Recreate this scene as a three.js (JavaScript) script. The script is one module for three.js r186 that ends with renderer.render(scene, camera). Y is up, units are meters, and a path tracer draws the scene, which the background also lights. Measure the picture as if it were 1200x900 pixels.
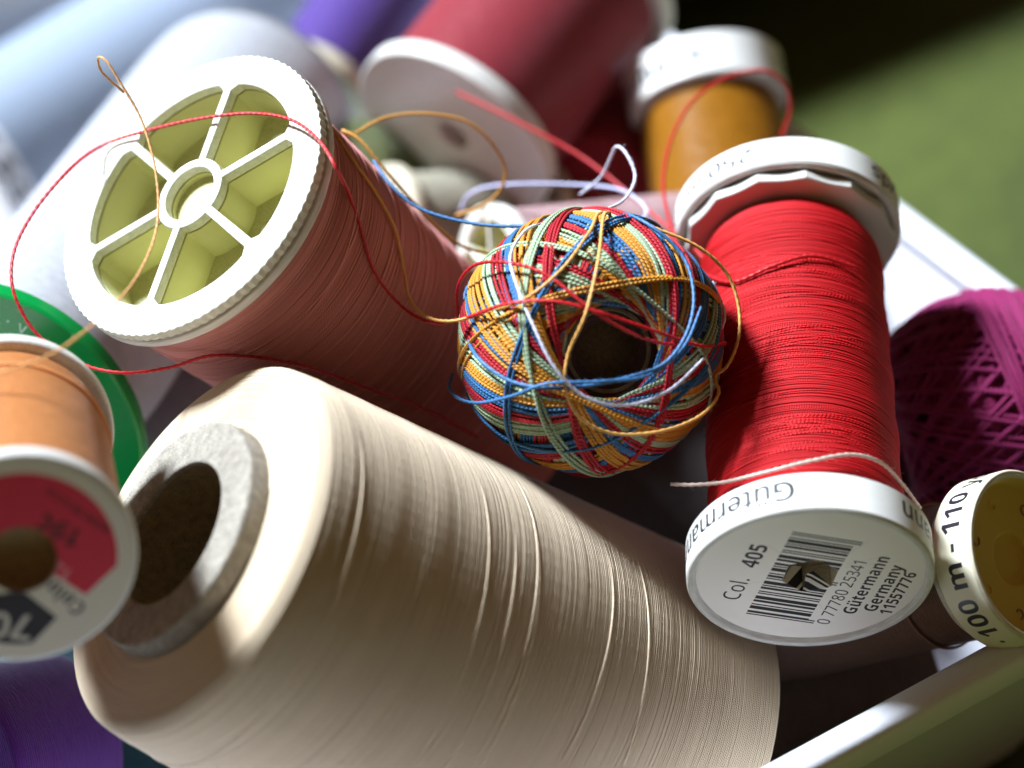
import * as THREE from 'three';
import { mergeGeometries } from 'three/addons/utils/BufferGeometryUtils.js';
import { RectAreaLightUniformsLib } from 'three/addons/lights/RectAreaLightUniformsLib.js';

// ---------- camera, light, exposure (lengths below are written in millimetres: K turns them into metres) ----------
const K = 0.001;
const scene = new THREE.Scene();
const V = (x, y, z) => new THREE.Vector3(x, y, z);
const mm = (a) => V(a[0] * K, a[1] * K, a[2] * K);
const camera = new THREE.PerspectiveCamera(16, 4 / 3, 0.01, 20);
camera.position.copy(mm([0, 284.98, 268.12]));
camera.lookAt(mm([0, 60, 0]));
camera.focus = 0.341;
camera.userData.fStop = 10;
scene.background = new THREE.Color().setRGB(0.098, 0.063, 0.034);      // the dim warm room
const renderer = new THREE.WebGLRenderer({ antialias: true });
renderer.toneMapping = THREE.LinearToneMapping;
renderer.toneMappingExposure = 1.0;
renderer.shadowMap.enabled = true;
RectAreaLightUniformsLib.init();
const WINDOW = { at: [-3350, 4130, -1670], w: 0.92, h: 1.1 };
const windowLight = new THREE.RectAreaLight(new THREE.Color().setRGB(0.86, 0.96, 1.08), 350, WINDOW.w, WINDOW.h);
windowLight.position.copy(mm(WINDOW.at));
windowLight.lookAt(0, 0.04, 0);
scene.add(windowLight);

// ---------- helpers ----------
let seed = 7;
const rnd = () => { seed = (seed * 1664525 + 1013904223) >>> 0; return seed / 4294967296; };
const rr = (a, b) => a + (b - a) * rnd();
const used = {};
function numbered(n) { used[n] = (used[n] || 0) + 1; return used[n] === 1 ? n : n + '_' + String(used[n] - 1).padStart(3, '0'); }
function tag(o, label, category, group) { o.userData.label = label; o.userData.category = category; if (group) o.userData.group = group; return o; }
function mesh(name, g, m, parent) {
  const o = new THREE.Mesh(g, m); o.name = parent ? name : numbered(name); o.castShadow = o.receiveShadow = true;
  (parent || scene).add(o); return o;
}
// a Group at end A whose local +y runs to end B; local +x stays as level as it can, then roll turns it about the axis
function along(name, A, B, roll = 0) {
  const o = new THREE.Group(); o.name = numbered(name); scene.add(o);
  const a = mm(A), y = mm(B).sub(a).normalize();
  const x = V(1, 0, 0); x.addScaledVector(y, -x.dot(y)).normalize();
  const z = new THREE.Vector3().crossVectors(x, y);
  o.quaternion.setFromRotationMatrix(new THREE.Matrix4().makeBasis(x, y, z));
  o.rotateY(roll); o.position.copy(a);
  return o;
}
const dist = (A, B) => Math.hypot(A[0] - B[0], A[1] - B[1], A[2] - B[2]);
// rounds the corners of a profile [[r, y], ...] by f millimetres
function fillet(p, f = 0.4) {
  const o = [p[0]];
  for (let i = 1; i < p.length - 1; i++) {
    const [ax, ay] = p[i - 1], [bx, by] = p[i], [cx, cy] = p[i + 1];
    const l1 = Math.hypot(ax - bx, ay - by), l2 = Math.hypot(cx - bx, cy - by), r = Math.min(f, l1 * 0.45, l2 * 0.45);
    const s = [bx + (ax - bx) * r / l1, by + (ay - by) * r / l1], e = [bx + (cx - bx) * r / l2, by + (cy - by) * r / l2];
    for (const t of [0, 0.25, 0.5, 0.75, 1]) o.push([(1 - t) ** 2 * s[0] + 2 * t * (1 - t) * bx + t * t * e[0], (1 - t) ** 2 * s[1] + 2 * t * (1 - t) * by + t * t * e[1]]);
  }
  o.push(p[p.length - 1]);
  return o;
}
// body of revolution; uv: u round the axis (ru repeats), v along the profile in units of tv millimetres
function lathe(p, seg = 96, ru = 1, tv = 10) {
  const g = new THREE.LatheGeometry(p.map(([r, y]) => new THREE.Vector2(r * K, y * K)), seg);
  const n = p.length, uv = g.attributes.uv; let c = [0];
  for (let i = 1; i < n; i++) c.push(c[i - 1] + dist([...p[i], 0], [...p[i - 1], 0]));
  for (let i = 0; i < uv.count; i++) uv.setXY(i, Math.floor(i / n) / seg * ru, c[i % n] / tv);
  return g;
}
// round tube through many points (mm); uv: u along it in units of tu mm, v round it
function tube(P, rad, sides = 5, tu = 1.2, closed = false, twist = null) {
  const n = P.length, S = sides + 1, pos = new Float32Array(n * S * 3), nor = new Float32Array(n * S * 3), uv = new Float32Array(n * S * 2), idx = [];
  let nx = 0, ny = 0, nz = 0, len = 0;
  for (let i = 0; i < n; i++) {
    const a = P[i ? i - 1 : closed ? n - 2 : 0], b = P[i < n - 1 ? i + 1 : closed ? 1 : n - 1], p = P[i];
    let tx = b[0] - a[0], ty = b[1] - a[1], tz = b[2] - a[2]; const tl = Math.hypot(tx, ty, tz) || 1; tx /= tl; ty /= tl; tz /= tl;
    if (!i) { if (Math.abs(tx) < 0.8) nx = 1; else ny = 1; } else len += Math.hypot(p[0] - P[i - 1][0], p[1] - P[i - 1][1], p[2] - P[i - 1][2]);
    const d = nx * tx + ny * ty + nz * tz; nx -= d * tx; ny -= d * ty; nz -= d * tz;
    const nl = Math.hypot(nx, ny, nz) || 1; nx /= nl; ny /= nl; nz /= nl;
    const bx = ty * nz - tz * ny, by = tz * nx - tx * nz, bz = tx * ny - ty * nx;
    const R0 = typeof rad === 'function' ? rad(i / (n - 1)) : rad;
    for (let j = 0; j < S; j++) {
      const th = j / sides * Math.PI * 2, R = twist ? R0 * (1 + twist[0] * Math.cos(2 * (th - len / twist[1] * Math.PI))) : R0;
      const c = Math.cos(th), s = Math.sin(th), k = (i * S + j) * 3;
      const ex = c * nx + s * bx, ey = c * ny + s * by, ez = c * nz + s * bz;
      pos[k] = (p[0] + ex * R) * K; pos[k + 1] = (p[1] + ey * R) * K; pos[k + 2] = (p[2] + ez * R) * K;
      nor[k] = ex; nor[k + 1] = ey; nor[k + 2] = ez;
      uv[(i * S + j) * 2] = len / tu; uv[(i * S + j) * 2 + 1] = j / sides;
    }
    if (i) for (let j = 0; j < sides; j++) { const q = (i - 1) * S + j, w = i * S + j; idx.push(q, q + 1, w, w, q + 1, w + 1); }
  }
  const g = new THREE.BufferGeometry();
  g.setAttribute('position', new THREE.BufferAttribute(pos, 3)); g.setAttribute('normal', new THREE.BufferAttribute(nor, 3)); g.setAttribute('uv', new THREE.BufferAttribute(uv, 2)); g.setIndex(idx);
  if (twist) g.computeVertexNormals();
  g.setAttribute('color', new THREE.BufferAttribute(new Float32Array(n * S * 3).fill(1), 3));
  return g;
}
// thread wound turn by turn along a profile [[r, y], ...]
function wind(profile, pitch, rad, seg = 64, sides = 4, jit = 0.12, tone = 0.1) {
  const c = [0]; for (let i = 1; i < profile.length; i++) c.push(c[i - 1] + dist([...profile[i], 0], [...profile[i - 1], 0]));
  const L = c[c.length - 1], turns = L / pitch, N = Math.floor(turns * seg), P = [];
  let k = 0, ph = [0, 0, 0].map(() => rr(0, 6.28));
  const offs = []; for (let i = 0; i < turns + 2; i++) offs.push([rr(-1, 1) * jit, rr(-1, 1) * jit]);
  for (let i = 0; i <= N; i++) {
    const tn = i / seg, a = tn * Math.PI * 2, w0 = Math.floor(tn), f = tn - w0;
    let s = i / N * L; while (k < c.length - 2 && c[k + 1] < s) k++;
    const e = 0.5 - 0.5 * Math.cos(f * Math.PI), o0 = offs[w0], o1 = offs[w0 + 1];
    const ds = (o0[0] + (o1[0] - o0[0]) * e) * pitch * 2.2 + jit * 2.5 * pitch * Math.sin(tn * 0.31 + ph[0]) * Math.sin(a + ph[1]), dr = (o0[1] + (o1[1] - o0[1]) * e) * rad * 1.2;
    s = Math.min(L, Math.max(0, s + ds));
    let q = k; while (q > 0 && c[q] > s) q--; while (q < c.length - 2 && c[q + 1] < s) q++;
    const t = (s - c[q]) / (c[q + 1] - c[q] || 1), A = profile[q], B = profile[q + 1];
    const r = A[0] + (B[0] - A[0]) * t + dr, y = A[1] + (B[1] - A[1]) * t;
    P.push([r * Math.cos(a), y, r * Math.sin(a)]);
  }
  const g = tube(P, rad, sides, 0.6), S = sides + 1, col = new Float32Array(P.length * S * 3);
  const tones = offs.map(() => 1 + tone * (rnd() + rnd() - 1.4));           // each turn of dyed thread differs a little
  for (let i = 0; i < P.length; i++) { const w0 = Math.floor(i / seg), f = i / seg - w0, c0 = tones[w0] + (tones[w0 + 1] - tones[w0]) * f; col.fill(Math.min(1, c0), i * S * 3, (i + 1) * S * 3); }
  g.setAttribute('color', new THREE.BufferAttribute(col, 3));
  return g;
}
// one stray turn lying over the winding: [y0, y1, angle0, angle1]
function stray(rOf, [y0, y1, a0, a1], lift, rad) {
  const P = [], n = Math.max(24, Math.round(Math.abs(a1 - a0) * 16));
  for (let i = 0; i <= n; i++) { const t = i / n, a = a0 + (a1 - a0) * t, y = y0 + (y1 - y0) * (0.5 - 0.5 * Math.cos(t * Math.PI)), r = rOf(y) + lift * Math.min(1, Math.min(t, 1 - t) * 10); P.push([r * Math.cos(a), y, r * Math.sin(a)]); }
  return tube(P, rad, 6, 1.0);
}

// ---------- textures ----------
function noiseTex(n, f, srgb = true) {                                   // f(u, v, noise) -> [r, g, b] in 0..255, tileable value noise
  const lat = [8, 16, 32, 64, 128].map((s) => ({ s, d: Float32Array.from({ length: s * s }, () => rnd()) }));
  const at = (l, u, v) => { const x = u * l.s, y = v * l.s, i = Math.floor(x), j = Math.floor(y), a = x - i, b = y - j, g = (p, q) => l.d[((q % l.s) * l.s) + (p % l.s)], sa = a * a * (3 - 2 * a), sb = b * b * (3 - 2 * b);
    return (g(i, j) * (1 - sa) + g(i + 1, j) * sa) * (1 - sb) + (g(i, j + 1) * (1 - sa) + g(i + 1, j + 1) * sa) * sb; };
  const d = new Uint8Array(n * n * 4);
  for (let j = 0; j < n; j++) for (let i = 0; i < n; i++) { const u = i / n, v = j / n, c = f(u, v, (k) => at(lat[k], u, v)), q = (j * n + i) * 4; d[q] = c[0]; d[q + 1] = c[1]; d[q + 2] = c[2]; d[q + 3] = 255; }
  const t = new THREE.DataTexture(d, n, n); t.wrapS = t.wrapT = THREE.RepeatWrapping; t.magFilter = THREE.LinearFilter; t.minFilter = THREE.LinearMipmapLinearFilter; t.generateMipmaps = true;
  if (srgb) t.colorSpace = THREE.SRGBColorSpace; t.needsUpdate = true; return t;
}
const grey = (x) => [x, x, x];
const twistTex = noiseTex(64, (u, v, n) => grey(255 * (0.5 + 0.5 * Math.sin((u * 2 + v * 2) * Math.PI * 2)) * (0.8 + 0.2 * n(3))), false);   // plies of a twisted thread
const wrapTex = noiseTex(256, (u, v, n) => { const w = v * 16 + 0.35 * n(1) + 0.25 * n(2); return grey(255 * Math.abs(Math.sin(w * Math.PI)) * (0.7 + 0.3 * n(2))); }, false);   // sixteen wound threads
const wrapTone = noiseTex(256, (u, v, n) => { const s = Math.sin(v * 97) * Math.sin(v * 31.3); return grey(196 + 40 * n(2) * (0.5 + 0.5 * s) + 22 * n(3) * (0.5 + 0.5 * Math.sin(v * 211)) - 8 * n(4)); });
const speckTex = noiseTex(256, (u, v, n) => { const k = 0.55 * n(3) + 0.45 * n(4); return [205 + 50 * k, 203 + 50 * k, 200 + 50 * k]; });
const pulpTex = noiseTex(256, (u, v, n) => { const k = 0.35 * n(1) + 0.3 * n(3) + 0.35 * n(4); return grey(150 + 105 * k); });
const fineBump = noiseTex(256, (u, v, n) => grey(255 * (0.4 * n(2) + 0.3 * n(3) + 0.3 * n(4))), false);
const scuffTex = noiseTex(512, (u, v, n) => { const k = 0.5 * n(3) + 0.5 * n(4), q = rnd() < 0.0011 ? 0.45 : 1, s = Math.abs(Math.sin((u * 1.3 + v * 0.8 + 0.03 * n(1)) * 40)) < 0.012 * n(2) ? 0.88 : 1; return [(222 + 33 * k) * q * s, (222 + 33 * k) * q * s, (214 + 33 * k) * q * s]; });
const rep = (t, x, y) => { const c = t.clone(); c.repeat.set(x, y); c.needsUpdate = true; return c; };
function canvasTex(w, h, draw) {
  const c = document.createElement('canvas'); c.width = w; c.height = h; const x = c.getContext('2d'); draw(x, w, h);
  const t = new THREE.CanvasTexture(c); t.colorSpace = THREE.SRGBColorSpace; t.anisotropy = 8; return t;
}
// ---------- materials ----------
const lin = (r, g, b) => new THREE.Color().setRGB(r, g, b);
const thread = (c, rough = 0.55, sheen = 0.35, bump = 0.00009) => new THREE.MeshPhysicalMaterial({ color: c, roughness: rough, vertexColors: true, specularIntensity: 0.5, bumpMap: twistTex, bumpScale: bump, sheen, sheenRoughness: 0.5, sheenColor: c.clone().lerp(lin(1, 1, 1), 0.35) });
const wound = (c, rough = 0.55, sheen = 0.35) => new THREE.MeshPhysicalMaterial({ color: c, map: wrapTone, roughness: rough, specularIntensity: 0.5, bumpMap: wrapTex, bumpScale: 0.0002, sheen, sheenRoughness: 0.5, sheenColor: c.clone().lerp(lin(1, 1, 1), 0.35) });
const plastic = (c, rough = 0.35, o = {}) => new THREE.MeshPhysicalMaterial({ color: c, roughness: rough, bumpMap: fineBump, bumpScale: 0.00003, ...o });
const M = {
  white: plastic(lin(0.80, 0.79, 0.75), 0.38, { map: speckTex }), ivory: plastic(lin(0.78, 0.72, 0.55), 0.4, { map: speckTex }), lime: plastic(lin(0.91, 0.91, 0.48), 0.8, { map: speckTex, transmission: 0.3 }),
  yellow: plastic(lin(0.92, 0.68, 0.13), 0.8, { transmission: 0.35 }), green: plastic(lin(0.0, 0.24, 0.045), 0.22), box: plastic(lin(0.76, 0.77, 0.82), 0.34),
  cap: plastic(lin(0.80, 0.80, 0.74), 0.42, { map: rep(scuffTex, 25, 25) }),
  card: new THREE.MeshStandardMaterial({ color: lin(0.50, 0.45, 0.37), map: pulpTex, roughness: 0.95, bumpMap: pulpTex, bumpScale: 0.0003 }),
  kraft: new THREE.MeshStandardMaterial({ color: lin(0.38, 0.29, 0.16), map: pulpTex, roughness: 0.95, bumpMap: pulpTex, bumpScale: 0.0002 }),
  wood: new THREE.MeshStandardMaterial({ color: lin(0.58, 0.37, 0.19), map: pulpTex, roughness: 0.8 }),
};
// wood, cloth and paper that several things share are written in M; thread colours below
const C = {
  red: lin(0.52, 0.007, 0.011), cream: lin(0.75, 0.61, 0.435), pink: lin(0.76, 0.31, 0.28), orange: lin(0.85, 0.32, 0.10), white: lin(0.80, 0.82, 0.87), rose: lin(0.47, 0.055, 0.075),
  gold: lin(0.46, 0.18, 0.011), purple: lin(0.17, 0.09, 0.46), palePink: lin(0.62, 0.36, 0.36), tan: lin(0.30, 0.16, 0.10), magenta: lin(0.23, 0.011, 0.085), violet: lin(0.16, 0.03, 0.36), teal: lin(0.005, 0.05, 0.07),
  bRed: lin(0.42, 0.012, 0.022), bBlue: lin(0.04, 0.15, 0.34), bGold: lin(0.60, 0.26, 0.03), bSage: lin(0.36, 0.47, 0.30),
};
// ---------- the setting: table, window ----------
{
  const tt = rep(noiseTex(512, (u, v, n) => { const k = 0.3 * n(0) + 0.3 * n(1) + 0.2 * n(3) + 0.2 * n(4); return [150 + 105 * k, 160 + 95 * k, 140 + 115 * k]; }), 1, 1);
  const g = new THREE.PlaneGeometry(1.6, 1.6); g.rotateX(-Math.PI / 2);
  const uv = g.attributes.uv; for (let i = 0; i < uv.count; i++) uv.setXY(i, uv.getX(i) * 6, uv.getY(i) * 6);
  const t = mesh('table_top', g, new THREE.MeshStandardMaterial({ color: lin(0.088, 0.112, 0.008), map: tt, roughness: 0.75, bumpMap: rep(fineBump, 6, 6), bumpScale: 0.0004 }));
  t.position.y = -0.012; t.userData.kind = 'structure';
}
{
  const w = new THREE.Group(); w.name = numbered('window'); scene.add(w);
  w.position.copy(windowLight.position); w.quaternion.copy(windowLight.quaternion);
  // lookAt turns a light's -z (and a group's +z) to its target: the group copies the light, so the panes lie behind, at +z
  const fm = plastic(lin(0.7, 0.7, 0.68), 0.5), gm = new THREE.MeshStandardMaterial({ color: 0x000000, emissive: lin(0.9, 0.97, 1.0), emissiveIntensity: 1.2, roughness: 0.2 });
  const bar = (x, y, a, b) => { const o = mesh('frame', new THREE.BoxGeometry(a, b, 0.05), fm, w); o.position.set(x, y, 0.06); };
  bar(-0.49, 0, 0.06, 1.22); bar(0.49, 0, 0.06, 1.22); bar(0, 0.58, 0.92, 0.06); bar(0, -0.58, 0.92, 0.06);
  for (const s of [-1, 1]) { const o = mesh('pane', new THREE.BoxGeometry(0.46, 1.1, 0.006), gm, w); o.position.set(s * 0.23, 0, 0.05); }
  tag(w, 'tall bright window with pale frame beside the table', 'window');
}
// ---------- the box ----------
{
  const o = new THREE.Group(); o.name = numbered('storage_box'); scene.add(o);
  const corner = [106.1, -0.6], e1 = [-0.567, -0.824], e2 = [-0.824, 0.567];
  o.position.set(corner[0] * K, -0.0115, corner[1] * K);
  // local x runs along e1, local z along e2
  o.quaternion.setFromRotationMatrix(new THREE.Matrix4().makeBasis(V(e1[0], 0, e1[1]), V(0, 1, 0), V(-e1[1], 0, e1[0])));
  const W = 275, D = 202;
  // a closed skin through rounded-rectangle rings [inset, height]
  const zs = -1, hull = (rings) => {
    const n = 9, P = [], ix = [], per = 4 * n;
    for (const [ins, y] of rings) for (let c = 0; c < 4; c++) for (let k = 0; k < n; k++) {
      const a = (c + k / (n - 1)) * Math.PI / 2, r = Math.max(3, 16 - ins * 0.4), cx = c === 0 || c === 3 ? W - ins - r : ins + r, cz = c < 2 ? D - ins - r : ins + r;
      P.push((cx + r * Math.cos(a)) * K, y * K, zs * (cz + r * Math.sin(a)) * K);
    }
    for (let q = 0; q < rings.length - 1; q++) for (let k = 0; k < per; k++) { const a = q * per + k, d = q * per + (k + 1) % per; ix.push(a, a + per, d, d, a + per, d + per); }
    const g = new THREE.BufferGeometry(); g.setAttribute('position', new THREE.Float32BufferAttribute(P, 3)); g.setIndex(ix); g.setAttribute('uv', new THREE.Float32BufferAttribute(Float32Array.from({ length: P.length / 3 * 2 }, (_, i) => { const q = Math.floor(i / 2) * 3; return i % 2 ? P[q + 2] * 25 + P[q + 1] * 25 : P[q] * 25; }), 2)); g.computeVertexNormals(); return g;
  };
  mesh('wall', hull([[2.2, 47.2], [20, 0], [20.5, 0], [22, 0], [22, 0.01], [22, 1.5], [3.8, 47.2]]), M.box, o);
  mesh('rim', hull([[3.8, 47.3], [4.5, 47.6], [4.8, 49.2], [4.3, 50.5], [3.3, 51.1], [1.6, 51.1], [0.5, 50.5], [0, 49.2], [0, 46.7], [0.5, 46.2], [2.0, 47.3]]), M.box, o);
  mesh('floor', hull([[22.1, 1.4], [60, 1.6], [100, 1.6]]), M.box, o);
  tag(o, 'shallow white plastic box heaped with spools of thread', 'box');
}
// ---------- spools ----------
const PI2 = Math.PI * 2;
const profTube = (ro, ri, y0, y1, f = 0.4) => fillet([[ri, y0 + 0.001], [ri, y0], [ro, y0], [ro, y1], [ri, y1], [ri, y1 - 0.001]], f);
const flange = (R, hole, y0, t, f = 0.6) => lathe(fillet([[hole, y0 + t], [hole, y0], [R, y0], [R, y0 + t], [hole, y0 + t]], f), 96, 12, 20);
function strays(o, list, rOf, mat, lift = 0.15, rad = 0.16) { for (const s of list) mesh('loose_turn', stray(rOf, s, lift, rad), mat, o); }
const flat = (g) => { const q = g.toNonIndexed(); q.computeVertexNormals(); return q; };
// an end disc with a hexagonal hole, planar uv, facing -y (the near end)
function faceDisc(R, hole, sides = 64, rot = 0) {
  const s = new THREE.Shape(); s.absarc(0, 0, R * K, 0, PI2); const h = new THREE.Path();
  for (let i = 0; i <= sides; i++) { const a = -i / sides * PI2 + rot; h[i ? 'lineTo' : 'moveTo'](hole * K * Math.cos(a), hole * K * Math.sin(a)); }
  s.holes.push(h);
  const g = new THREE.ShapeGeometry(s, 48), uv = g.attributes.uv, p = g.attributes.position;
  for (let i = 0; i < uv.count; i++) uv.setXY(i, 0.5 + p.getX(i) / (2 * R * K), 0.5 + p.getY(i) / (2 * R * K));
  g.rotateX(Math.PI / 2);     // the printed side (+z) now looks to -y, print-up points to +z... of the spool
  return g;
}
// rim band with print: u runs round the axis
function band(R, y0, y1) {
  const g = new THREE.CylinderGeometry(R * K, R * K, (y1 - y0) * K, 128, 1, true); g.translate(0, (y0 + y1) / 2 * K, 0); return g;
}
const label = (t, rough = 0.6) => new THREE.MeshPhysicalMaterial({ map: t, roughness: rough, bumpMap: fineBump, bumpScale: 0.00002 });

// red spool: two printed flanges, the far one scalloped
{
  const A = [36.6, 51.2, 27], B = [37.4, 63.8, -31.9], o = along('red_spool', A, B, 0), L = dist(A, B);
  tag(o, 'bright red thread spool with white printed flanges and a barcode label on its end', 'thread spool');
  mesh('core', lathe([[4.4, 0.9], [4.4, L - 1]], 6), M.ivory, o);
  const nearF = mesh('flange', lathe(fillet([[14.0, 0.7], [14.3, 0], [15.0, 0], [15.2, 0.35]], 0.15).concat([]), 128), M.white, o);
  mesh('flange', lathe(fillet([[15.2, 5.2], [14.9, 5.6], [4.5, 5.6]], 0.2), 128), M.white, o);
  const bt = (txt, px, y) => canvasTex(2048, 112, (x, w, h) => { x.fillStyle = '#e9e8e2'; x.fillRect(0, 0, w, h); x.fillStyle = x.strokeStyle = '#08080c'; x.lineWidth = 2.5; x.font = px + 'px sans-serif'; x.textBaseline = 'middle'; x.translate(w, h); x.rotate(Math.PI); for (const [t, u] of txt) { x.save(); x.translate(u * w, h * y); x.scale(1.06, 1); x.fillText(t, 0, 0); x.strokeText(t, 0, 0); x.restore(); } });
  const nb = mesh('rim_print', band(15.2, 0.35, 5.2), label(bt([['Gütermann', 0.03], ['Gütermann', 0.36], ['Gütermann', 0.655]], 86, 0.54), 0.6), o); nb.rotation.y = 0;
  const t = canvasTex(1024, 1024, (x) => {
    x.fillStyle = '#f0e9df'; x.fillRect(0, 0, 1024, 1024);
    for (let i = 0; i < 900; i++) { x.fillStyle = 'rgba(90,70,50,' + rr(0.03, 0.12) + ')'; x.fillRect(rr(0, 1024), rr(0, 1024), rr(1, 4), rr(1, 4)); }
    x.strokeStyle = 'rgba(120,105,90,0.22)'; for (let i = 0; i < 9; i++) { const a = rr(0, 6.28), r0 = rr(140, 200), r1 = rr(260, 480); x.lineWidth = rr(1, 3); x.beginPath(); x.moveTo(512 + r0 * Math.cos(a), 512 + r0 * Math.sin(a)); x.lineTo(512 + r1 * Math.cos(a + rr(-0.2, 0.2)), 512 + r1 * Math.sin(a + rr(-0.2, 0.2))); x.stroke(); }
    x.translate(512, 512); x.rotate(-1.33); x.scale(1.12, 1.12); x.fillStyle = '#1b1a1d';
    x.font = '100px sans-serif'; x.fillText('Col.', -250, -225); x.font = 'bold 100px sans-serif'; x.fillText('405', -5, -225);
    let bx = -330; const bits = '1011001110100110111001010011010111001011010011101011001101110010100110101110100101';
    for (let i = 0; i < bits.length; i++, bx += 7.4) if (bits[i] === '1') x.fillRect(bx, -165, 7.6, i < 3 || i > 78 || (i > 38 && i < 44) ? 290 : 262);
    x.font = '74px sans-serif'; x.fillText('0 77780 25341', -325, 187);
    x.font = 'bold 78px sans-serif'; x.fillText('Gütermann', -225, 266); x.fillText('Germany', -185, 342); x.font = 'bold 72px sans-serif'; x.fillText('11557776', -190, 408);
  });
  const lb = mesh('paper_label', faceDisc(14.0, 3.6, 6, 0.35), label(t, 0.75), o); lb.position.y = 0.7 * K; lb.rotation.y = 0;
  { // the hexagonal hole behind the label, and the torn flap pushed into it
    const h = mesh('hole', flat(lathe([[3.6, 0.72], [3.5, 4.2], [0.01, 4.4]], 6)), M.ivory, o); h.rotation.y = 0 - 0.35 + Math.PI / 6;
    for (const [k, d, r, tw] of [[0, 2.0, 1.3, 0.2], [1, 2.6, 2.0, -0.1], [3, 2.9, 2.4, 0.1], [4, 1.5, 1.5, -0.25]]) {
      const a0 = k / 6 * PI2 + 0.35, a1 = (k + 1) / 6 * PI2 + 0.35, q = (rad, a, y) => [rad * Math.cos(a), y, rad * Math.sin(a)];
      const top = [q(3.6, a0, 0), q(3.6, a1, 0), q(r, a1 - 0.2 + tw, d), q(r * 1.1, a0 + 0.25 + tw, d * 0.9)], P = [], U = [], ix = [0, 1, 2, 0, 2, 3, 4, 6, 5, 4, 7, 6];
      for (const y of [0, 0.12]) for (const p of top) { P.push(p[0] * K, (p[1] + y) * K, p[2] * K); U.push(0.5 + p[0] / 28, 0.5 + p[2] / 28); }
      for (let e = 0; e < 4; e++) { const f = (e + 1) % 4; ix.push(e, e + 4, f, f, e + 4, f + 4); }
      const g = new THREE.BufferGeometry(); g.setAttribute('position', new THREE.Float32BufferAttribute(P, 3)); g.setAttribute('uv', new THREE.Float32BufferAttribute(U, 2)); g.setIndex(ix); g.computeVertexNormals();
      mesh('torn_flap', g, lb.material, lb);
    }
  }
  // far flange: rim, groove, scalloped disc
  mesh('flange', lathe(fillet([[4.5, L], [15.0, L], [15.2, L - 0.4]], 0.2), 128), M.white, o);
  const fb = mesh('rim_print', band(15.2, L - 4.4, L - 0.4), label(bt([['250 m - 273 yds', 0.02], ['250 m - 273 yds', 0.52]], 88, 0.5), 0.6), o); fb.rotation.y = -0.25;
  mesh('flange', lathe(fillet([[15.2, L - 4.4], [14.9, L - 4.9], [14.2, L - 5.0], [13.9, L - 4.5], [10, L - 4.4]], 0.3), 128), M.white, o);
  { const s = new THREE.Shape(), n = 14; for (let i = 0; i <= n * 6; i++) { const f = (i % 6) / 6, a = i / (n * 6) * PI2, r = (14.0 - 0.6 * Math.sin(f * Math.PI)) * K; s[i ? 'lineTo' : 'moveTo'](r * Math.cos(a), r * Math.sin(a)); }
    const g = new THREE.ExtrudeGeometry(s, { depth: 0.9 * K, bevelEnabled: true, bevelThickness: 0.25 * K, bevelSize: 0.25 * K, bevelSegments: 3 }); g.rotateX(Math.PI / 2); g.translate(0, (L - 5.4) * K, 0);
    mesh('scalloped_disc', g, M.white, o).rotation.y = 0.3;
    for (const a of [-1.72, -1.6, -2.35]) { const c = mesh('slot', new THREE.SphereGeometry(0.35 * K, 10, 8), M.wood, o); c.scale.set(1, 0.5, 1.2); c.position.set(14.3 * K * Math.cos(a), (L - 4.98) * K, 14.3 * K * Math.sin(a)); }
  }
  const y0 = 5.7, y1 = L - 6.8, rOf = (y) => 12.0 - 1.6 * Math.max(0, (y - (y1 - 4)) / 4) ** 2 - 0.5 * Math.max(0, (y0 + 2 - y) / 2) ** 2 + 0.12 * Math.sin(y * 0.7);
  const pr = []; for (let i = 0; i <= 60; i++) { const y = y0 + (y1 - y0) * i / 60; pr.push([rOf(y), y]); }
  const tm = thread(C.red, 0.6, 0.05, 0.00005);
  mesh('thread_core', lathe(pr.map(([r, y]) => [r - 0.1, y]), 64), wound(C.red), o);
  mesh('thread_winding', wind(pr, 0.24, 0.15, 60, 5, 0.2, 0.12), tm, o);
  const list = []; for (let i = 0; i < 90; i++) { const y = rr(y0 + 1, y1 - 3), a = rr(0, PI2), d = rr(2, 6); list.push([y, Math.min(y1 - 0.6, Math.max(y0 + 0.4, y + rr(-5, 5))), a, a + d]); }
  list.push([y1 - 5, y1 - 1.5, -1.57 - 1.0, -1.57 + 0.3], [y1 - 1.5, y1 - 7, -1.57 + 0.3, -1.57 + 1.3]);
  strays(o, list, rOf, tm, 0.08, 0.14);
  const fz = []; for (let i = 0; i < 46; i++) { const a = -1.57 + rr(-1.5, 1.5), y = rr(y0, y1), P = []; let p = [12.2 * Math.cos(a), y, 12.2 * Math.sin(a)], d = [rr(-1, 1), rr(-1, 1), rr(-1, 1)]; for (let k = 0; k < 9; k++) { P.push([...p]); d = d.map((q) => q + rr(-0.8, 0.8)); const l = Math.hypot(...d); p = p.map((q, c) => q + d[c] / l * 0.22); const r = Math.hypot(p[0], p[2]); if (r < 12.25) { p[0] *= 12.3 / r; p[2] *= 12.3 / r; } } fz.push(tube(P, 0.022, 4)); }
  mesh('lint', mergeGeometries(fz), new THREE.MeshStandardMaterial({ color: lin(0.75, 0.5, 0.5), roughness: 0.8 }), o).userData.kind = 'stuff';
}
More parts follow.
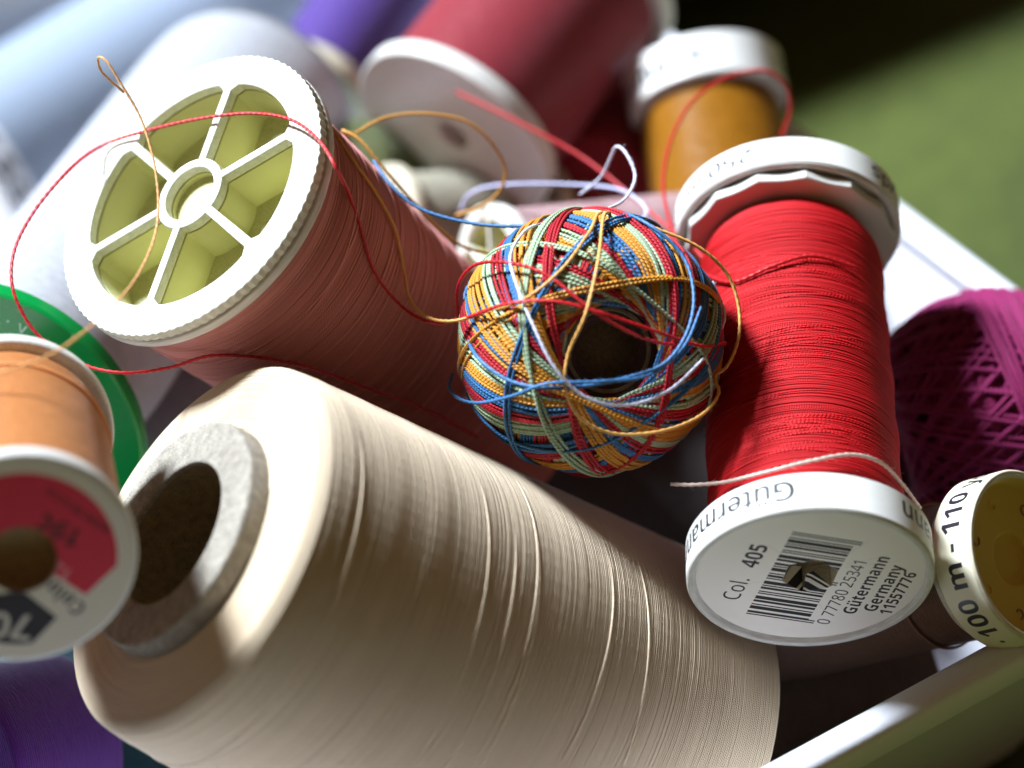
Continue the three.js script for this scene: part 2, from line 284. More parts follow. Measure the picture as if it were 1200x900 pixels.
// cream cone on a cardboard tube
{
  const A = [-37.4, 59.0, 29.4], B = [21.7, 2.6, 18.1], o = along('cream_cone', A, B), L = dist(A, B) - 12;
  tag(o, 'large cream thread package wound on a grey cardboard tube', 'thread spool');
  mesh('cardboard_tube', lathe(fillet([[9.2, 20], [9.2, -4.6], [14.7, -4.6], [14.9, -2.5], [14.9, 4]], 0.5), 96, 8, 12), M.card, o);
  mesh('tube_lining', lathe([[9.15, -3.8], [9.15, 60], [0.01, 60]], 64, 6, 12), M.kraft, o);
  const rOf = (y) => 24.2 + 5.9 * y / L;
  const pr = [[14.9, -1.7]]; for (let i = 1; i <= 12; i++) { const t = i / 12; pr.push([14.9 + 8.1 * t, -1.7 + 0.5 * t ** 2]); }
  for (const [r, y] of [[23.5, -0.85], [23.95, -0.2], [24.2, 1.0]]) pr.push([r, y]);
  for (let i = 1; i <= 40; i++) { const y = 1.0 + (L - 1.0) * i / 40; pr.push([rOf(y) + 0.02 * Math.sin(y * 0.9), y]); }
  pr.push([29.1, L + 0.8], [12, L + 1]);
  const tm = thread(C.cream, 0.5, 0.3, 0.00004);
  mesh('thread_core', lathe(pr.map(([r, y]) => [r - 0.08, y + (r < 25 && y < 0 ? 0.08 : 0)]), 96, 3, 4), wound(C.cream), o);
  mesh('thread_winding', wind(pr, 0.29, 0.155, 84, 5, 0.05, 0.05), tm, o);
  const F = -1.57, list = [];
  for (const [y, d, f] of [[6.5, 5, 0], [26, 7, 0.2], [31.5, 9, -0.2], [32.7, 5, 0.1], [33.6, 7, 0.3], [41, -3, 0], [52, 9, 0.3]]) list.push([y + d * 0.5, y - d * 0.5, F - 1.9 + f, F + 1.9 + f]);
  strays(o, list, rOf, tm, 0.12, 0.13);
}
// white six-spoked end cap of a cone spool: lies at y = 0 .. 3, looks to -y
function spokedCap(o, R, s = 1, part = 'end_cap') {
  const sh = new THREE.Shape(), N = 96;
  for (let i = 0; i <= N * 2; i++) { const a = i / (N * 2) * PI2, r = (R - (i % 2 ? 0.0 : 0.18)) * K; sh[i ? 'lineTo' : 'moveTo'](r * Math.cos(a), r * Math.sin(a)); }
  const ro = R * 0.765, ri = R * 0.25, gap = R * 0.029;
  const hub = new THREE.Path(); for (let i = 0; i <= 40; i++) { const a = -i / 40 * PI2; hub[i ? 'lineTo' : 'moveTo'](ri * 0.75 * K * Math.cos(a), ri * 0.75 * K * Math.sin(a)); } sh.holes.push(hub);
  for (let k = 0; k < 6; k++) {
    const a0 = k / 6 * PI2, a1 = a0 + PI2 / 6, h = new THREE.Path(), P = [];
    const g0 = Math.asin(gap / ro), g1 = Math.asin(gap / ri);
    for (let i = 0; i <= 8; i++) { const a = a0 + g1 + (a1 - a0 - 2 * g1) * i / 8; P.push([ri * Math.cos(a), ri * Math.sin(a)]); }
    P.push([ro * 0.97 * Math.cos(a1 - g0 * 1.1), ro * 0.97 * Math.sin(a1 - g0 * 1.1)]);
    for (let i = 0; i <= 12; i++) { const f = 0.9 - 0.8 * i / 12, a = a0 + (a1 - a0) * f, r = ro * (1.035 - 0.035 * Math.abs(2 * f - 1) ** 6); P.push([r * Math.cos(a), r * Math.sin(a)]); }
    P.push([ro * 0.97 * Math.cos(a0 + g0 * 1.1), ro * 0.97 * Math.sin(a0 + g0 * 1.1)]);
    P.reverse(); P.forEach((p, i) => h[i ? 'lineTo' : 'moveTo'](p[0] * K, p[1] * K)); h.closePath(); sh.holes.push(h);
  }
  const ex = (d, y, bev) => { const g = new THREE.ExtrudeGeometry(sh, { depth: d * K, bevelEnabled: bev > 0, bevelThickness: bev * K, bevelSize: bev * K, bevelOffset: -bev * K, bevelSegments: 3, curveSegments: 48 }); g.rotateX(Math.PI / 2); g.translate(0, (y + d) * K, 0); return g; };
  const c = mesh(part, ex(1.0 * s, 0.22, 0.22), M.cap, o);
  mesh('pocket_floor', lathe([[ri * 0.8, 2.4 * s], [0.01, 2.4 * s]], 48, 2, 8), M.lime, c);
  mesh('pocket_floor', lathe([[ro * 1.06, 7.4 * s], [ri * 0.7, 7.4 * s]], 72, 6, 8), M.lime, c);
  const sh2 = new THREE.Shape(); sh2.absarc(0, 0, ro * 1.07 * K, 0, PI2); sh2.holes = sh.holes;
  const g2 = new THREE.ExtrudeGeometry(sh2, { depth: 8.4 * s * K, bevelEnabled: false, curveSegments: 48 }); g2.rotateX(Math.PI / 2); g2.translate(0, (1.62 + 8.4) * s * K, 0);
  mesh('pocket_wall', g2, M.lime, c);
  mesh('edge', lathe(fillet([[ro * 1.09, 1.5 * s], [R - 0.5, 1.5 * s], [R + 0.02, 1.7 * s], [R, 3.0 * s], [R - 1.0, 3.6 * s], [ro * 1.09, 3.6 * s]], 0.5), 128), M.white, c);
  return c;
}
{
  const A = [-40.8, 81.7, -11.7], B = [-4.5, 27.3, -28.7], o = along('dusty_pink_spool', A, B, 0), L = dist(A, B);
  tag(o, 'dusty pink thread spool with white six-spoked end cap and lime pockets', 'thread spool');
  spokedCap(o, 20.5).rotation.y = -0.19;
    const rOf = (y) => 18.3 - 2.2 * (y / L) + 0.25 * Math.sin(y * 0.13);
  const pr = []; for (let i = 0; i <= 50; i++) { const y = 3.7 + (L - 3.7) * i / 50; pr.push([rOf(y) - 0.9 * Math.max(0, (5.2 - y) / 1.5) ** 2, y]); } pr.push([8, L + 0.5]);
  const tm = thread(C.pink, 0.6, 0.5, 0.00005);
  mesh('thread_core', lathe(pr.map(([r, y]) => [r - 0.09, y]), 72, 3, 4), wound(C.pink), o);
  mesh('thread_winding', wind(pr, 0.27, 0.16, 64, 4, 0.12, 0.14), tm, o);
  const l2 = []; for (let i = 0; i < 40; i++) { const y = rr(6, L - 6), a = rr(0, PI2); l2.push([y, Math.min(L - 1, Math.max(4.5, y + rr(-5, 5))), a, a + rr(2, 5)]); }
  strays(o, l2, rOf, tm, 0.16, 0.17);
}
// a plain flanged spool; opts: R flange, r winding, t flange thickness, colours
function plainSpool(name, text, A, B, { R, r, r2 = r, t = 2.5, hole = 4, m = M.white, c, bulge = 0, group, far = true, pitch = 0.35, near = true, roll = 0, rough = 0.55, sheen = 0.35 }) {
  const o = along(name, A, B, roll), L = dist(A, B); tag(o, text, 'thread spool', group);
  if (near) mesh('flange', flange(R, hole, 0, t), m, o);
  if (far) mesh('flange', flange(R, hole, L - t, t), m, o);
  mesh('core', lathe([[hole, t * 0.5], [hole, L - t * 0.5]], 48), m, o);
  const pr = []; for (let i = 0; i <= 30; i++) { const f = i / 30; pr.push([r + (r2 - r) * f + bulge * Math.sin(f * Math.PI) - 0.6 * (2 * f - 1) ** 12, t + (L - 2 * t) * f]); }
  if (!far) pr.push([hole, L - t + 0.6], [0.01, L - t + 0.6]);
  if (!near) pr.unshift([0.01, t - 0.6], [hole, t - 0.6]);
  mesh('thread_winding', lathe(pr, 96, 3, pitch * 16), wound(c, rough, sheen), o);
  return o;
}
// orange spool with a price label
{
  const A = [-53.9, 77.4, 50.7], B = [-61.2, 67.9, 18.2], R = 12.8;
  const o = plainSpool('orange_spool', 'orange thread spool with a red and white price label on its end', A, B, { R, r: 11.9, t: 2.2, hole: 4.0, c: C.orange, pitch: 0.4 });
  const t = canvasTex(1024, 1024, (x) => {
    x.fillStyle = '#e3dcd2'; x.fillRect(0, 0, 1024, 1024); x.translate(512, 512); x.scale(512, -512);
    x.save(); x.beginPath(); x.arc(0, 0, 0.86, 0, PI2); x.clip();
    x.fillStyle = '#d92848'; x.beginPath(); x.moveTo(0.55, -0.42); x.lineTo(-0.55, 0.55); x.lineTo(-0.35, 1.2); x.lineTo(1.4, 1.2); x.lineTo(1.4, 0.35); x.closePath(); x.fill();
    x.fillStyle = '#2a2733'; x.beginPath(); x.moveTo(0.28, -0.62); x.lineTo(-0.02, -0.3); x.lineTo(-0.9, -0.42); x.lineTo(-0.9, -0.95); x.lineTo(-0.05, -0.95); x.closePath(); x.fill();
    x.restore();
    const w = (s, px, py, a, h, col) => { x.save(); x.translate(px, py); x.rotate(a); x.scale(h / 100, -h / 100); x.fillStyle = col; x.font = 'bold 100px sans-serif'; x.textAlign = 'center'; x.textBaseline = 'middle'; x.fillText(s, 0, 0); x.restore(); };
    w('19¢', 0.36, 0.26, 2.5, 0.27, '#26141c'); w('125 YDS.', 0.14, 0.02, 2.42, 0.19, '#e79aa4'); w('MADE IN U.S.A.', 0.53, 0.44, 2.42, 0.1, '#3a1620'); w('Color', 0.34, -0.4, 2.3, 0.2, '#2c2a36'); w('70', -0.14, -0.66, 2.9, 0.36, '#d8d2cc');
  });
  const lb = mesh('paper_label', faceDisc(12.2, 4.0), label(t, 0.7), o); lb.position.y = -0.06 * K; lb.rotation.y = 0;
  mesh('hole', lathe([[3.95, 0.1], [3.95, 2.6], [0.01, 3.0]], 32, 3, 8), M.wood, o);
  mesh('loose_turn', stray(() => 11.9, [26.5, 28.5, 0, 6.1], 0.12, 0.25), thread(C.orange), o);
}
// white cone with a green lettered flange
{
  const A = [-69.1, 46.2, -8.0], B = [-41.5, 35.2, -100.6];
  const o = plainSpool('white_spool', 'white thread cone with green plastic flange marked with raised letters', A, B, { R: 17, r: 15.4, r2: 18.3, t: 3, hole: 5, c: C.white, near: false, far: false, sheen: 0.2 });
  mesh('end_cap', lathe(fillet([[5, dist(A, B) + 1], [15.4, dist(A, B) + 0.8], [15.8, dist(A, B) - 1], [14, dist(A, B) - 2]], 0.6), 64), M.green, o);
  const t = canvasTex(1024, 1024, (x) => { x.fillStyle = '#00883b'; x.fillRect(0, 0, 1024, 1024); x.translate(512, 512); x.fillStyle = '#bfe6cc'; x.font = '62px sans-serif'; x.textAlign = 'center'; for (const [t, a] of [['V', -0.25], ['F', 0.02], ['L', 0.12], ['\u00b7', 0.22], ['v', 0.34]]) { x.save(); x.rotate(a); x.fillText(t, 0, -405); x.restore(); } });
  mesh('flange', lathe(fillet([[14.4, 3.2], [14.4, 0.3], [14.9, 0]], 0.2), 96), M.green, o);
  const f = mesh('flange_face', faceDisc(20.8, 14.8), new THREE.MeshPhysicalMaterial({ map: t, roughness: 0.22 }), o); f.rotation.y = 0; f.position.y = 0.001 * K;
  mesh('flange', lathe(fillet([[20.8, 0], [21.2, 0.4], [21.2, 2.2], [20.8, 2.6], [14, 3.1]], 0.3), 128), M.green, o);
  mesh('core_face', lathe([[14.4, 1.8], [5, 1.8], [5, 20]], 96, 6, 12), M.white, o);
}
// rose, purple, dark red, pale spools behind
plainSpool('rose_spool', 'rose pink thread spool with thick white flanges behind the ball of embroidery thread', [-9.1, 47, -74], [11.2, 57.3, -104.8], { R: 16.9, r: 15.2, t: 3.2, hole: 2.6, c: C.rose, rough: 0.5, sheen: 0.25 });
plainSpool('purple_spool', 'bluish purple thread spool with ivory flange behind the dusty pink spool', [-33.4, 31.5, -106.6], [-18.4, 38.0, -140.8], { R: 10.5, r: 8.8, t: 3.5, hole: 3.2, m: M.ivory, c: C.purple, bulge: 0.8 });
plainSpool('dark_red_spool', 'dark red thread spool lying in shade between the rose and gold spools', [11.9, 33.1, -75.4], [19.8, 31.2, -109.0], { R: 12, r: 11.4, t: 2, hole: 3, near: false, c: lin(0.40, 0.012, 0.018) });
{ // gold spool standing against the rim
  const A = [34.8, 31.7, -54.6], B = [29.9, 48.1, -86.6], L = dist(A, B);
  const o = plainSpool('gold_spool', 'golden brown thread spool with printed white flange against the box rim', A, B, { R: 12.2, r: 10.9, t: 4.8, hole: 3, c: C.gold, bulge: 0.3, rough: 0.38, sheen: 0.2, pitch: 0.6 });
  const t = canvasTex(1024, 90, (x, w, h) => { x.fillStyle = '#e6e5e0'; x.fillRect(0, 0, w, h); x.fillStyle = '#2b2b31'; x.font = 'bold 60px sans-serif'; x.textBaseline = 'middle'; for (let i = 0; i < 2; i++) { x.fillText('Gütermann', (0.08 + i / 2) * w, h / 2); } });
  mesh('rim_print', band(12.4, L - 4.6, L + 2.2), label(t, 0.35), o).rotation.y = 0.5;
  mesh('cap', lathe(fillet([[12.4, L + 2.2], [11.9, L + 2.6], [10.6, L + 2.1], [10.4, L + 0.1], [3, L + 0.1]], 0.3), 72), M.white, o);
}
{ // pale pink spool with the same spoked cap
  const A = [-3, 49, -36.5], B = [25, 42.2, -50.3], o = along('pale_pink_spool', A, B), L = dist(A, B);
  tag(o, 'pale pink thread spool with white spoked cap lying behind the ball of embroidery thread', 'thread spool');
  spokedCap(o, 10.4, 0.7).rotation.y = 0.4; mesh('flange', flange(10.2, 8.5, 1.9, 0.8), M.white, o);
  const pr = []; for (let i = 0; i <= 20; i++) pr.push([9.4, 2.6 + (L - 2) * i / 20]); pr.push([5, L + 1.2]);
  mesh('thread_winding', lathe(pr, 96, 3, 5), wound(C.palePink, 0.55, 0.5), o);
}
{ // tan spool with yellowed cap
  const A = [64.6, 48.8, 19.9], B = [35.1, 19.3, 1.6], o = along('tan_spool', A, B), L = dist(A, B);
  tag(o, 'tan thread spool with yellowed printed cap resting on the box rim', 'thread spool');
  const t = canvasTex(1024, 86, (x, w, h) => { x.fillStyle = '#e8e2c8'; x.fillRect(0, 0, w, h); x.fillStyle = '#22222a'; x.font = 'bold 60px sans-serif'; x.textBaseline = 'middle'; for (let i = 0; i < 2; i++) x.fillText('\u00b7 100 m - 110 yds', (0.02 + i / 2) * w, h / 2); });
  mesh('rim_print', band(11.0, 0.4, 6.0), label(t, 0.3), o).rotation.y = 0;
  mesh('cap', lathe(fillet([[11.0, 6.0], [10.6, 6.5], [9, 6.6]], 0.2), 96), M.ivory, o);
  mesh('cap', lathe(fillet([[11.0, 0.4], [10.8, 0], [10.3, 0], [10.0, 0.5]], 0.15), 96), M.ivory, o);
  mesh('cap_lining', lathe(fillet([[10.0, 0.5], [9.6, 2.2], [3.4, 2.6], [3.2, 3.6], [0.01, 3.6]], 0.4), 96), M.yellow, o);
  for (let i = 0; i < 7; i++) { const a = i / 7 * PI2 + 0.3, c = mesh('slot', new THREE.TorusGeometry(0.62 * K, 0.14 * K, 8, 20, 4.2), i % 2 ? M.wood : M.yellow, o); c.position.set(7.2 * K * Math.cos(a), 2.3 * K, 7.2 * K * Math.sin(a)); c.rotation.set(Math.PI / 2, 0, a); }
  mesh('flange', flange(9.6, 3, 6.6, 1.6), M.ivory, o);
  const pr = []; for (let i = 0; i <= 20; i++) pr.push([9.0, 8.2 + (L - 9) * i / 20]); pr.push([3, L + 0.6]);
  mesh('thread_winding', lathe(pr, 96, 3, 5), wound(C.tan, 0.5, 0.5), o);
  mesh('loose_turn', stray(() => 9.1, [13, 15, 0, 6.1], 0.2, 0.2), thread(C.tan), o);
}
{ // big white spools at the back left
  const A = [-98.9, 1.7, -120.8], B = [-43.8, 8.0, -178.2];
  const o = plainSpool('pale_blue_spool', 'big pale blue thread spool with printed white flange lying behind the dusty pink spool', A, B, { R: 20, r: 18, t: 3, hole: 5, c: lin(0.60, 0.72, 0.92), sheen: 0.2 });
  const t = canvasTex(1024, 90, (x, w, h) => { x.fillStyle = '#e6e6ea'; x.fillRect(0, 0, w, h); x.fillStyle = '#23232b'; x.font = 'bold 74px sans-serif'; x.textBaseline = 'middle'; for (let i = 0; i < 3; i++) x.fillText('11557776', (0.03 + i / 3) * w, h / 2); });
  mesh('rim_print', band(20.2, 0.2, 6), label(t, 0.4), o).rotation.y = 0;
  plainSpool('white_spool', 'white thread spool at the back of the box under the bright window', [-110.4, -0.8, -170.9], [-42.9, 2.5, -212.8], { R: 19, r: 17.5, t: 3, hole: 5, c: C.white, sheen: 0.2 });
  plainSpool('violet_spool', 'deep violet thread spool low beneath the cream thread package', [-73.2, 21.9, 32.0], [-59.2, 11.6, 17.1], { R: 13, r: 12.4, t: 2, hole: 4, c: C.violet, far: false, near: false });
  plainSpool('teal_spool', 'dark teal thread spool under the orange spool', [-74.8, 7.8, 4.6], [-33.1, -12.0, 5.6], { R: 12, r: 12, t: 2, hole: 3, c: C.teal, far: false, near: false });
  plainSpool('filler_grey_spool', 'added grey brown filler spool darkening the gap between the ball and the cream package', [2.5, 19.4, -33.8], [41.4, 12.1, -27.7], { R: 12, r: 13.5, t: 2, hole: 4, c: lin(0.13, 0.11, 0.11), far: false, near: false, sheen: 0.0, rough: 0.95 });  // made-up spool, put in to darken the gap where only shade lies
  plainSpool('filler_brown_spool', 'added brown filler spool darkening the corner of the box below the tan spool', [24.0, -0.4, 6.3], [60.3, 5.5, -1.2], { R: 14, r: 13, t: 2, hole: 4, c: lin(0.20, 0.12, 0.075), far: false, near: false, sheen: 0.0, rough: 0.95 });  // added filler: dark thread covers the pale box inside, in place of shade
  plainSpool('filler_grey_spool', 'added lavender grey filler spool for the shade between the green flange and the cream package', [-58.8, 24.6, -25.1], [-33.7, 29.8, -39.9], { R: 12, r: 12, t: 2, hole: 3, c: lin(0.30, 0.28, 0.33), far: false, near: false, sheen: 0.2 });  // added filler; its grey stands for the white winding in shade
  plainSpool('filler_olive_spool', 'added olive filler spool standing for shade under the flange of the rose spool', [-26.5, 37.2, -78.8], [-11.0, 27.4, -90.1], { R: 9, r: 8.5, t: 2, hole: 3, c: lin(0.15, 0.17, 0.06), far: false, near: false, sheen: 0.1 });  // made-up filler, its dull olive imitates the shade in this gap
  plainSpool('unseen_shading_spool', 'added fat lilac thread spool out of view beyond the orange spool, casting shade', [-88.9, 55.8, 10.1], [-86.9, 39.1, 17.6], { R: 18, r: 17, t: 2, hole: 4, c: lin(0.34, 0.28, 0.42) });  // out of view, added to shade the spools at the lower left
  plainSpool('ivory_spool', 'cream white thread spool low between the rose and pale pink spools', [-18.8, 36.9, -65.5], [5.4, 29.2, -78.5], { R: 9, r: 7.6, t: 2, hole: 3, m: M.ivory, c: lin(0.55, 0.5, 0.36) });
}
plainSpool('unseen_shading_cone', 'added fat brown thread cone out of view behind the box, casting shade on the table', [-20, 18, -182], [75, 18, -250], { R: 28, r: 29.5, t: 2, hole: 6, c: lin(0.20, 0.12, 0.075), far: false, near: false, sheen: 0.1 });  // unseen occluder, added so the far table top falls in shadow
// ---------- balls of thread ----------
function threadBall(name, text, at, axis, R, build) {
  const o = new THREE.Group(); o.name = numbered(name); scene.add(o); o.position.copy(mm(at));
  o.quaternion.setFromUnitVectors(V(0, 1, 0), V(...axis).normalize()); tag(o, text, 'thread ball');
  const dent = (c) => { const th = Math.acos(Math.min(1, Math.abs(c))) * 180 / Math.PI; const k = Math.max(0, (48 - th) / 30); return 1 - 0.24 * Math.min(1, k) ** 1.6; };
  const strand = (phi, beta, Rk, rad, wob, off = 0) => {
    const n = [Math.sin(beta) * Math.cos(phi), Math.cos(beta), Math.sin(beta) * Math.sin(phi)];
    const e1 = [-Math.sin(phi), 0, Math.cos(phi)], e2 = [n[1] * e1[2] - n[2] * e1[1], n[2] * e1[0] - n[0] * e1[2], n[0] * e1[1] - n[1] * e1[0]];
    const P = [], N = 110, w1 = rr(0, 6.28);
    for (let i = 0; i <= N; i++) { const t = i / N * PI2, d = off + wob * Math.sin(2 * t + w1); let x = [0, 1, 2].map((k) => Math.cos(t) * e1[k] + Math.sin(t) * e2[k] + d * n[k]); const l = Math.hypot(...x); x = x.map((q) => q / l); const f = Rk * dent(x[1]); P.push(x.map((q) => q * f)); }
    return tube(P, rad, 6, 1.15, true);
  };
  build(o, strand, dent);
  return o;
}
threadBall('variegated_ball', 'hollow ball of red, blue, gold and sage green twisted embroidery thread', [9.9, 67.3, 0.4], [0.17, 0.546, 0.82], 16.9, (o, strand, dent) => {
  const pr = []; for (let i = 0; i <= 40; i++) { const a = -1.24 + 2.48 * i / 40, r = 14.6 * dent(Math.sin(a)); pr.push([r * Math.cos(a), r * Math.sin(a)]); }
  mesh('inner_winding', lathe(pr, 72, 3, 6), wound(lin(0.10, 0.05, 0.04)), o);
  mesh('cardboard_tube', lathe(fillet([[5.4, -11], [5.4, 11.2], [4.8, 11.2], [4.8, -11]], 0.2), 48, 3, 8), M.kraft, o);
  const cs = [C.bGold, C.bSage, C.bRed, C.bBlue].map((c) => thread(c, 0.45, 0.3)), D = Math.PI / 180;
  let turn = 0;
  const lay = (b0, R0, R1, step, from, to, runs, wob, rad) => {
    let ci = (turn++) % 4, left = 0, n = (to - from) / step, bj = 0, q;
    for (let i = 0; i < n; i++) {
      if (left-- <= 0) { left = Math.floor(rr(runs[0], runs[1])); ci = (ci + 1) % 4; bj = rr(-4, 4); q = []; }
      mesh('strand', strand((from + i * step + rr(-0.5, 0.5)) * D, (b0 + bj + rr(-0.7, 0.7)) * D, R0 + (R1 - R0) * i / n + rr(0, 0.25), rad, wob), cs[ci], o);
    }
  };
  mesh('core_disc', lathe([[4.8, 6], [0.01, 6.6]], 32, 3, 8), M.kraft, o);
  lay(44, 14.8, 15.3, 4.4, 0, 360, [3, 6], 0.02, 0.25);
  lay(54, 15.3, 15.9, 3.2, 0, 360, [3, 6], 0.02, 0.25);
  let ci = 0;
  for (let f = 0; f < 352;) {                                            // the last, orderly turns, a few missing
    const k = Math.floor(rr(3, 6)), be = rr(-1.2, 1.2); ci = (ci + 1) % 4;
    if (rnd() > 0.2) for (let i = 0; i < k; i++) mesh('strand', strand((f + i * 1.95 + rr(-0.3, 0.3)) * D, (64 + be + rr(-0.5, 0.5)) * D, 16.0 + f / 360 * 0.75 + rr(0, 0.2), 0.215, 0.012), cs[ci], o);
    f += k * 1.95;
  }
  for (let k = 0; k < 7; k++) { const f = k * 53 + 20; lay(rr(50, 66), 16.7, 16.8, 2.0, f, f + rr(3, 7), [20, 30], 0.016, 0.215); }
});
threadBall('magenta_ball', 'magenta crochet thread ball by the box wall', [67, 34.5, -22.0], [-0.94, -0.20, 0.26], 19, (o, strand, dent) => {
  const pr = []; for (let i = 0; i <= 40; i++) { const a = -1.24 + 2.48 * i / 40, r = 15.2 * dent(Math.sin(a)); pr.push([r * Math.cos(a), r * Math.sin(a)]); }
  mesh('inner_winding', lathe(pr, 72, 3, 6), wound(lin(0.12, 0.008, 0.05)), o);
  mesh('cardboard_tube', lathe(fillet([[4.9, -11], [4.9, 10.5], [4.4, 10.5], [4.4, -11]], 0.2), 48, 3, 8), M.kraft, o);
  const tm = thread(C.magenta, 0.6, 0.5), D = Math.PI / 180;
  o.scale.setScalar(1.14);
  for (let i = 0; i < 70; i++) mesh('strand', strand((i * 5.14 + rr(-1, 1)) * D, (30 + rr(-9, 9)) * D, rr(15.1, 15.6), 0.3, 0.03), tm, o);
  for (let i = 0; i < 60; i++) mesh('strand', strand((i * 6 + (i % 2) * -2.6 + rr(-1, 1)) * D, (64 + rr(-2.5, 2.5)) * D, rr(15.9, 16.2), 0.31, 0.015), tm, o);
  for (let i = 0; i < 26; i++) mesh('strand', strand((200 + rr(-14, 14)) * D, (9 + rr(-3, 3)) * D, rr(16.3, 16.6), 0.26, 0.008, -0.62 + i * 0.018), tm, o);
});
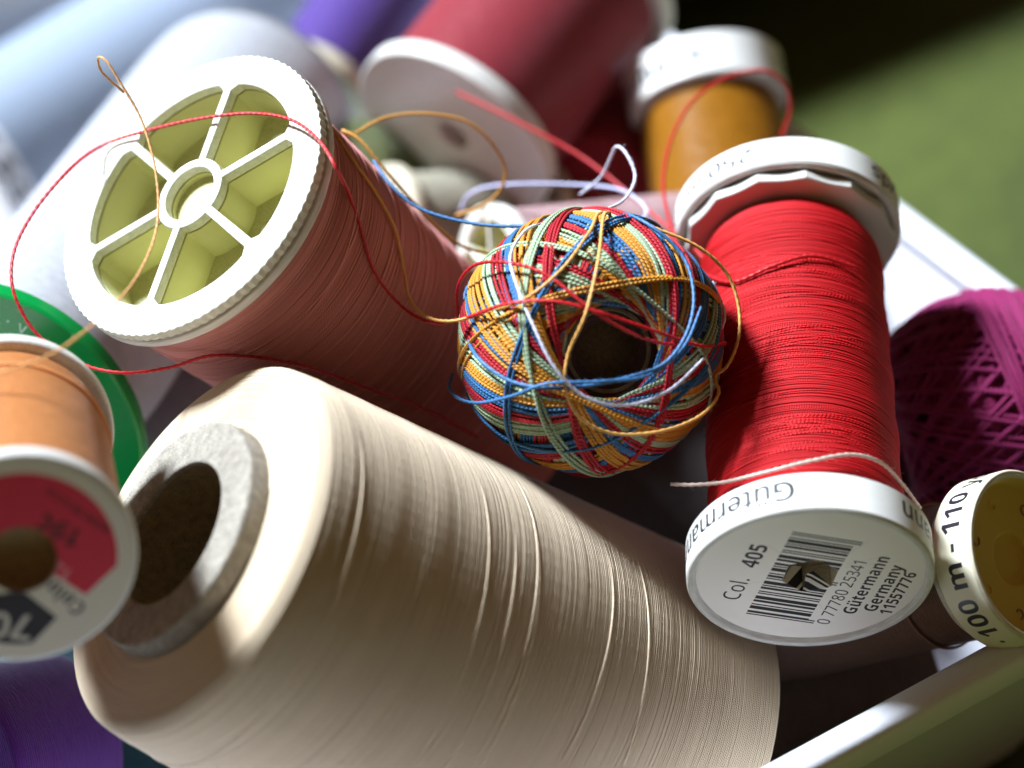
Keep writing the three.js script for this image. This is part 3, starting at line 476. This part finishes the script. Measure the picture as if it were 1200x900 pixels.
// ---------- loose threads lying over the heap ----------
const PATHS = {
  red_long: [[-4.5,46.9,-4.7],[-11.2,51.2,-5.1],[-18.7,58.0,-1.6],[-28.0,65.2,2.1],[-37.4,67.9,3.9],[-42.8,66.1,4.0],[-47.8,67.5,6.8],[-52.7,67.4,5.5],[-57.8,68.2,2.3],[-60.2,69.8,0.9],[-62.6,73.5,-2.2],[-63.0,75.6,-6.6],[-61.4,77.5,-12.1],[-57.4,80.5,-17.2],[-53.6,78.9,-26.1],[-47.0,82.7,-24.1],[-39.2,86.9,-20.8],[-32.2,90.3,-16.8],[-26.9,92.7,-11.6],[-23.0,93.8,-4.9],[-21.2,93.3,-0.8],[-20.1,82.6,-8.8],[-18.8,78.6,-7.0],[-17.3,73.6,-5.6],[-14.1,69.6,-4.1],[-9.6,71.6,2.0],[-5.8,74.6,4.7],[0.0,80.9,9.7],[5.1,82.1,10.9],[10.2,81.0,11.5],[16.5,78.4,11.6],[22.9,74.0,9.4],[26.7,69.1,2.8]],
  red_loop: [[26.7,68.6,2.6],[16.5,77.0,12.0],[10.2,81.2,12.2],[4.1,83.5,7.5],[-1.0,82.0,3.1],[-4.8,78.9,-0.2],[-6.7,74.6,-1.8],[-6.9,70.2,-2.1],[-6.2,66.7,-0.4],[-4.3,64.0,3.1]],
  red_far: [[-8.0,65.1,-59.1],[0.0,64.4,-53.3],[9.6,62.7,-46.6],[16.6,61.3,-39.0],[21.6,61.5,-31.2],[25.4,62.8,-23.3],[27.5,63.2,-14.5]],
  red_arc: [[38.4,61.9,-52.5],[39.4,66.0,-53.4],[38.8,68.9,-54.5],[36.1,71.2,-55.1],[31.2,71.4,-54.0],[25.6,70.6,-49.4],[22.2,68.2,-43.5],[20.7,65.6,-36.0],[21.4,64.0,-29.4],[22.7,64.2,-21.8],[25.6,66.4,-14.5],[28.8,68.9,-9.9],[33.4,71.5,-9.8],[38.3,72.3,-10.9],[44.0,70.4,-11.2]],
  apricot: [[-61.2,85.4,29.6],[-57.3,86.3,28.9],[-52.6,87.0,26.9],[-47.9,87.5,21.3],[-44.5,86.0,10.8],[-43.0,86.9,2.3],[-43.5,89.9,-4.2],[-45.6,93.9,-10.2],[-48.1,97.3,-13.0],[-50.0,99.5,-14.9],[-51.0,99.2,-15.9],[-50.9,97.5,-15.8],[-48.3,94.2,-15.7]],
  gold_long: [[-24.9,87.8,-22.0],[-20.5,84.7,-15.5],[-17.4,80.0,-14.2],[-15.0,75.5,-12.4],[-13.8,70.9,-9.1],[-13.0,70.2,-4.7],[-10.7,71.6,0.7],[-7.4,73.7,4.2],[-3.1,76.4,5.8],[2.1,81.7,9.4],[6.2,84.2,7.0],[9.4,85.2,1.3],[11.7,81.6,-7.7],[17.0,81.5,-5.0],[23.4,79.4,-3.2],[26.9,76.2,-1.9],[28.3,73.1,0.7],[28.1,70.5,4.2],[26.7,68.1,6.3],[25.2,67.8,7.8],[25.5,67.5,10.6],[23.5,66.9,13.8],[18.7,66.6,16.6],[12.4,67.0,17.7],[8.3,69.7,18.0],[6.4,73.7,17.2],[6.7,76.7,14.7],[8.7,81.7,13.2],[10.3,84.6,6.9],[11.3,84.6,-2.7],[12.4,81.0,-8.5]],
  gold_loop: [[-1.1,62.7,-23.1],[-6.8,65.8,-21.8],[-11.3,69.9,-22.7],[-16.3,75.4,-24.7],[-20.2,78.9,-27.6],[-22.3,79.2,-29.1],[-21.3,77.6,-30.4],[-17.1,78.1,-33.5],[-11.4,78.0,-34.7],[-5.7,76.5,-34.7],[-2.3,73.4,-33.4],[-0.9,70.4,-32.3],[-1.7,67.7,-31.3],[-4.4,64.9,-31.5],[-7.6,62.9,-32.4]],
  blue_long: [[-18.1,77.9,-24.1],[-15.7,77.2,-19.6],[-12.1,76.1,-16.2],[-5.5,75.8,-13.3],[1.1,76.7,-11.4],[6.5,78.5,-10.3],[12.0,80.5,-9.4],[17.1,83.0,-3.0],[21.0,80.9,0.4],[22.2,78.9,5.5],[21.2,77.0,10.6],[18.5,75.2,14.1],[14.4,73.8,15.0],[6.1,73.7,17.1],[0.0,72.8,14.8],[-4.0,73.0,10.7],[-5.8,70.9,1.3],[-5.9,72.5,-2.7],[-5.2,73.1,-4.5]],
  blue_loop: [[-7.6,62.9,1.5],[-7.9,63.0,4.0],[-6.9,63.9,7.2],[-4.8,65.3,9.9],[0.0,71.2,15.6],[4.1,74.2,16.9],[10.2,74.4,16.7],[16.5,74.1,15.1],[20.7,75.5,11.7],[23.2,77.2,5.9]],
  lavender: [[-7.2,56.3,-42.6],[-6.2,58.4,-43.0],[-4.1,59.8,-42.9],[0.0,61.4,-41.6],[9.4,63.1,-39.1],[15.2,64.8,-35.4],[18.1,65.9,-29.7],[17.0,68.0,-23.7]],
  white_loop: [[9.2,68.0,-30.2],[11.8,72.1,-28.4],[13.0,75.8,-27.6],[13.7,78.1,-26.9],[14.7,78.8,-24.9],[16.0,77.6,-21.3],[14.8,77.2,-17.1],[11.9,78.9,-12.0],[5.9,79.1,-9.5],[1.3,83.4,-0.9],[-0.2,82.6,2.7],[0.5,81.9,7.2],[2.6,79.6,12.6],[5.1,76.3,16.3],[8.4,73.2,17.8],[13.4,71.4,17.6],[18.6,71.5,15.3],[22.3,72.7,12.0],[25.6,69.6,2.4],[26.7,70.9,-0.0],[25.4,72.5,-5.3]],
  beige: [[19.6,58.9,17.9],[22.2,59.5,18.7],[25.6,60.5,19.4],[29.9,64.1,21.8],[36.0,66.0,21.6],[41.4,65.6,20.0],[44.9,63.7,19.3],[48.2,58.8,17.9],[50.8,54.6,17.6]],
};
function loose(key, name, text, c, rad, tw = 1.0) {
  const cv = new THREE.CatmullRomCurve3(PATHS[key].map((p) => V(...p)), false, 'centripetal'), L = cv.getLength(), n = Math.min(1600, Math.round(L * 7));
  const P = cv.getSpacedPoints(n).map((p) => [p.x, p.y, p.z]);
  const gs = [tube(P, rad, 8, 1.15, false, [0.17, tw])];
  for (let i = 0; i < L * 1.6; i++) { const k = Math.floor(rr(1, n - 1)), p = P[k], d = V(P[k + 1][0] - P[k - 1][0], P[k + 1][1] - P[k - 1][1], P[k + 1][2] - P[k - 1][2]).normalize(), q = V(rr(-1, 1), rr(-1, 1), rr(-1, 1)).normalize(), e = []; const len = rr(0.4, 1.3); for (let m = 0; m < 5; m++) { const t = m / 4, s = V(...p).addScaledVector(q, rad * 0.8 + len * 0.45 * t * t).addScaledVector(d, len * t); e.push([s.x, s.y, s.z]); } gs.push(tube(e, 0.014, 3, 1)); }
  const o = mesh(name, mergeGeometries(gs), new THREE.MeshPhysicalMaterial({ color: c, roughness: 0.5, sheen: 0.3, sheenRoughness: 0.5, sheenColor: c.clone().lerp(lin(1, 1, 1), 0.3) }));
  tag(o, text, 'thread', 'loose threads over the heap'); return o;
}
loose('red_long', 'loose_thread', 'long red thread looping across the spoked white cap and down to the ball', C.red, 0.211);
loose('red_loop', 'loose_thread', 'short red thread looped over one side of the multicoloured ball', C.bRed.clone().lerp(C.red, 0.6), 0.211);
loose('red_far', 'loose_thread', 'red thread stretched past the rose spool towards the red spool', C.red, 0.257);
loose('red_arc', 'loose_thread', 'red thread arching up over the gold spool', C.red, 0.234);
loose('apricot', 'loose_thread', 'pale apricot thread with a small loop crossing the spoked white cap', lin(0.80, 0.42, 0.16), 0.156);
loose('gold_long', 'loose_thread', 'gold thread coiling in wide loops around the multicoloured ball', lin(0.72, 0.38, 0.10), 0.211);
loose('gold_loop', 'loose_thread', 'gold thread arching in front of the white flange of the rose spool', lin(0.62, 0.30, 0.05), 0.211);
loose('blue_long', 'loose_thread', 'blue thread running from the dusty pink spool round the ball', C.bBlue, 0.234);
loose('blue_loop', 'loose_thread', 'short blue thread looping out below the multicoloured ball', C.bBlue, 0.211);
loose('lavender', 'loose_thread', 'pale lavender thread lying over the pale pink spool', lin(0.55, 0.56, 0.80), 0.234);
loose('white_loop', 'loose_thread', 'lavender white thread with a pointed loop draped down over the ball', lin(0.68, 0.68, 0.82), 0.195);
loose('beige', 'loose_thread', 'short beige thread end lying across the bottom of the red spool', lin(0.66, 0.50, 0.42), 0.234);
renderer.render(scene, camera);
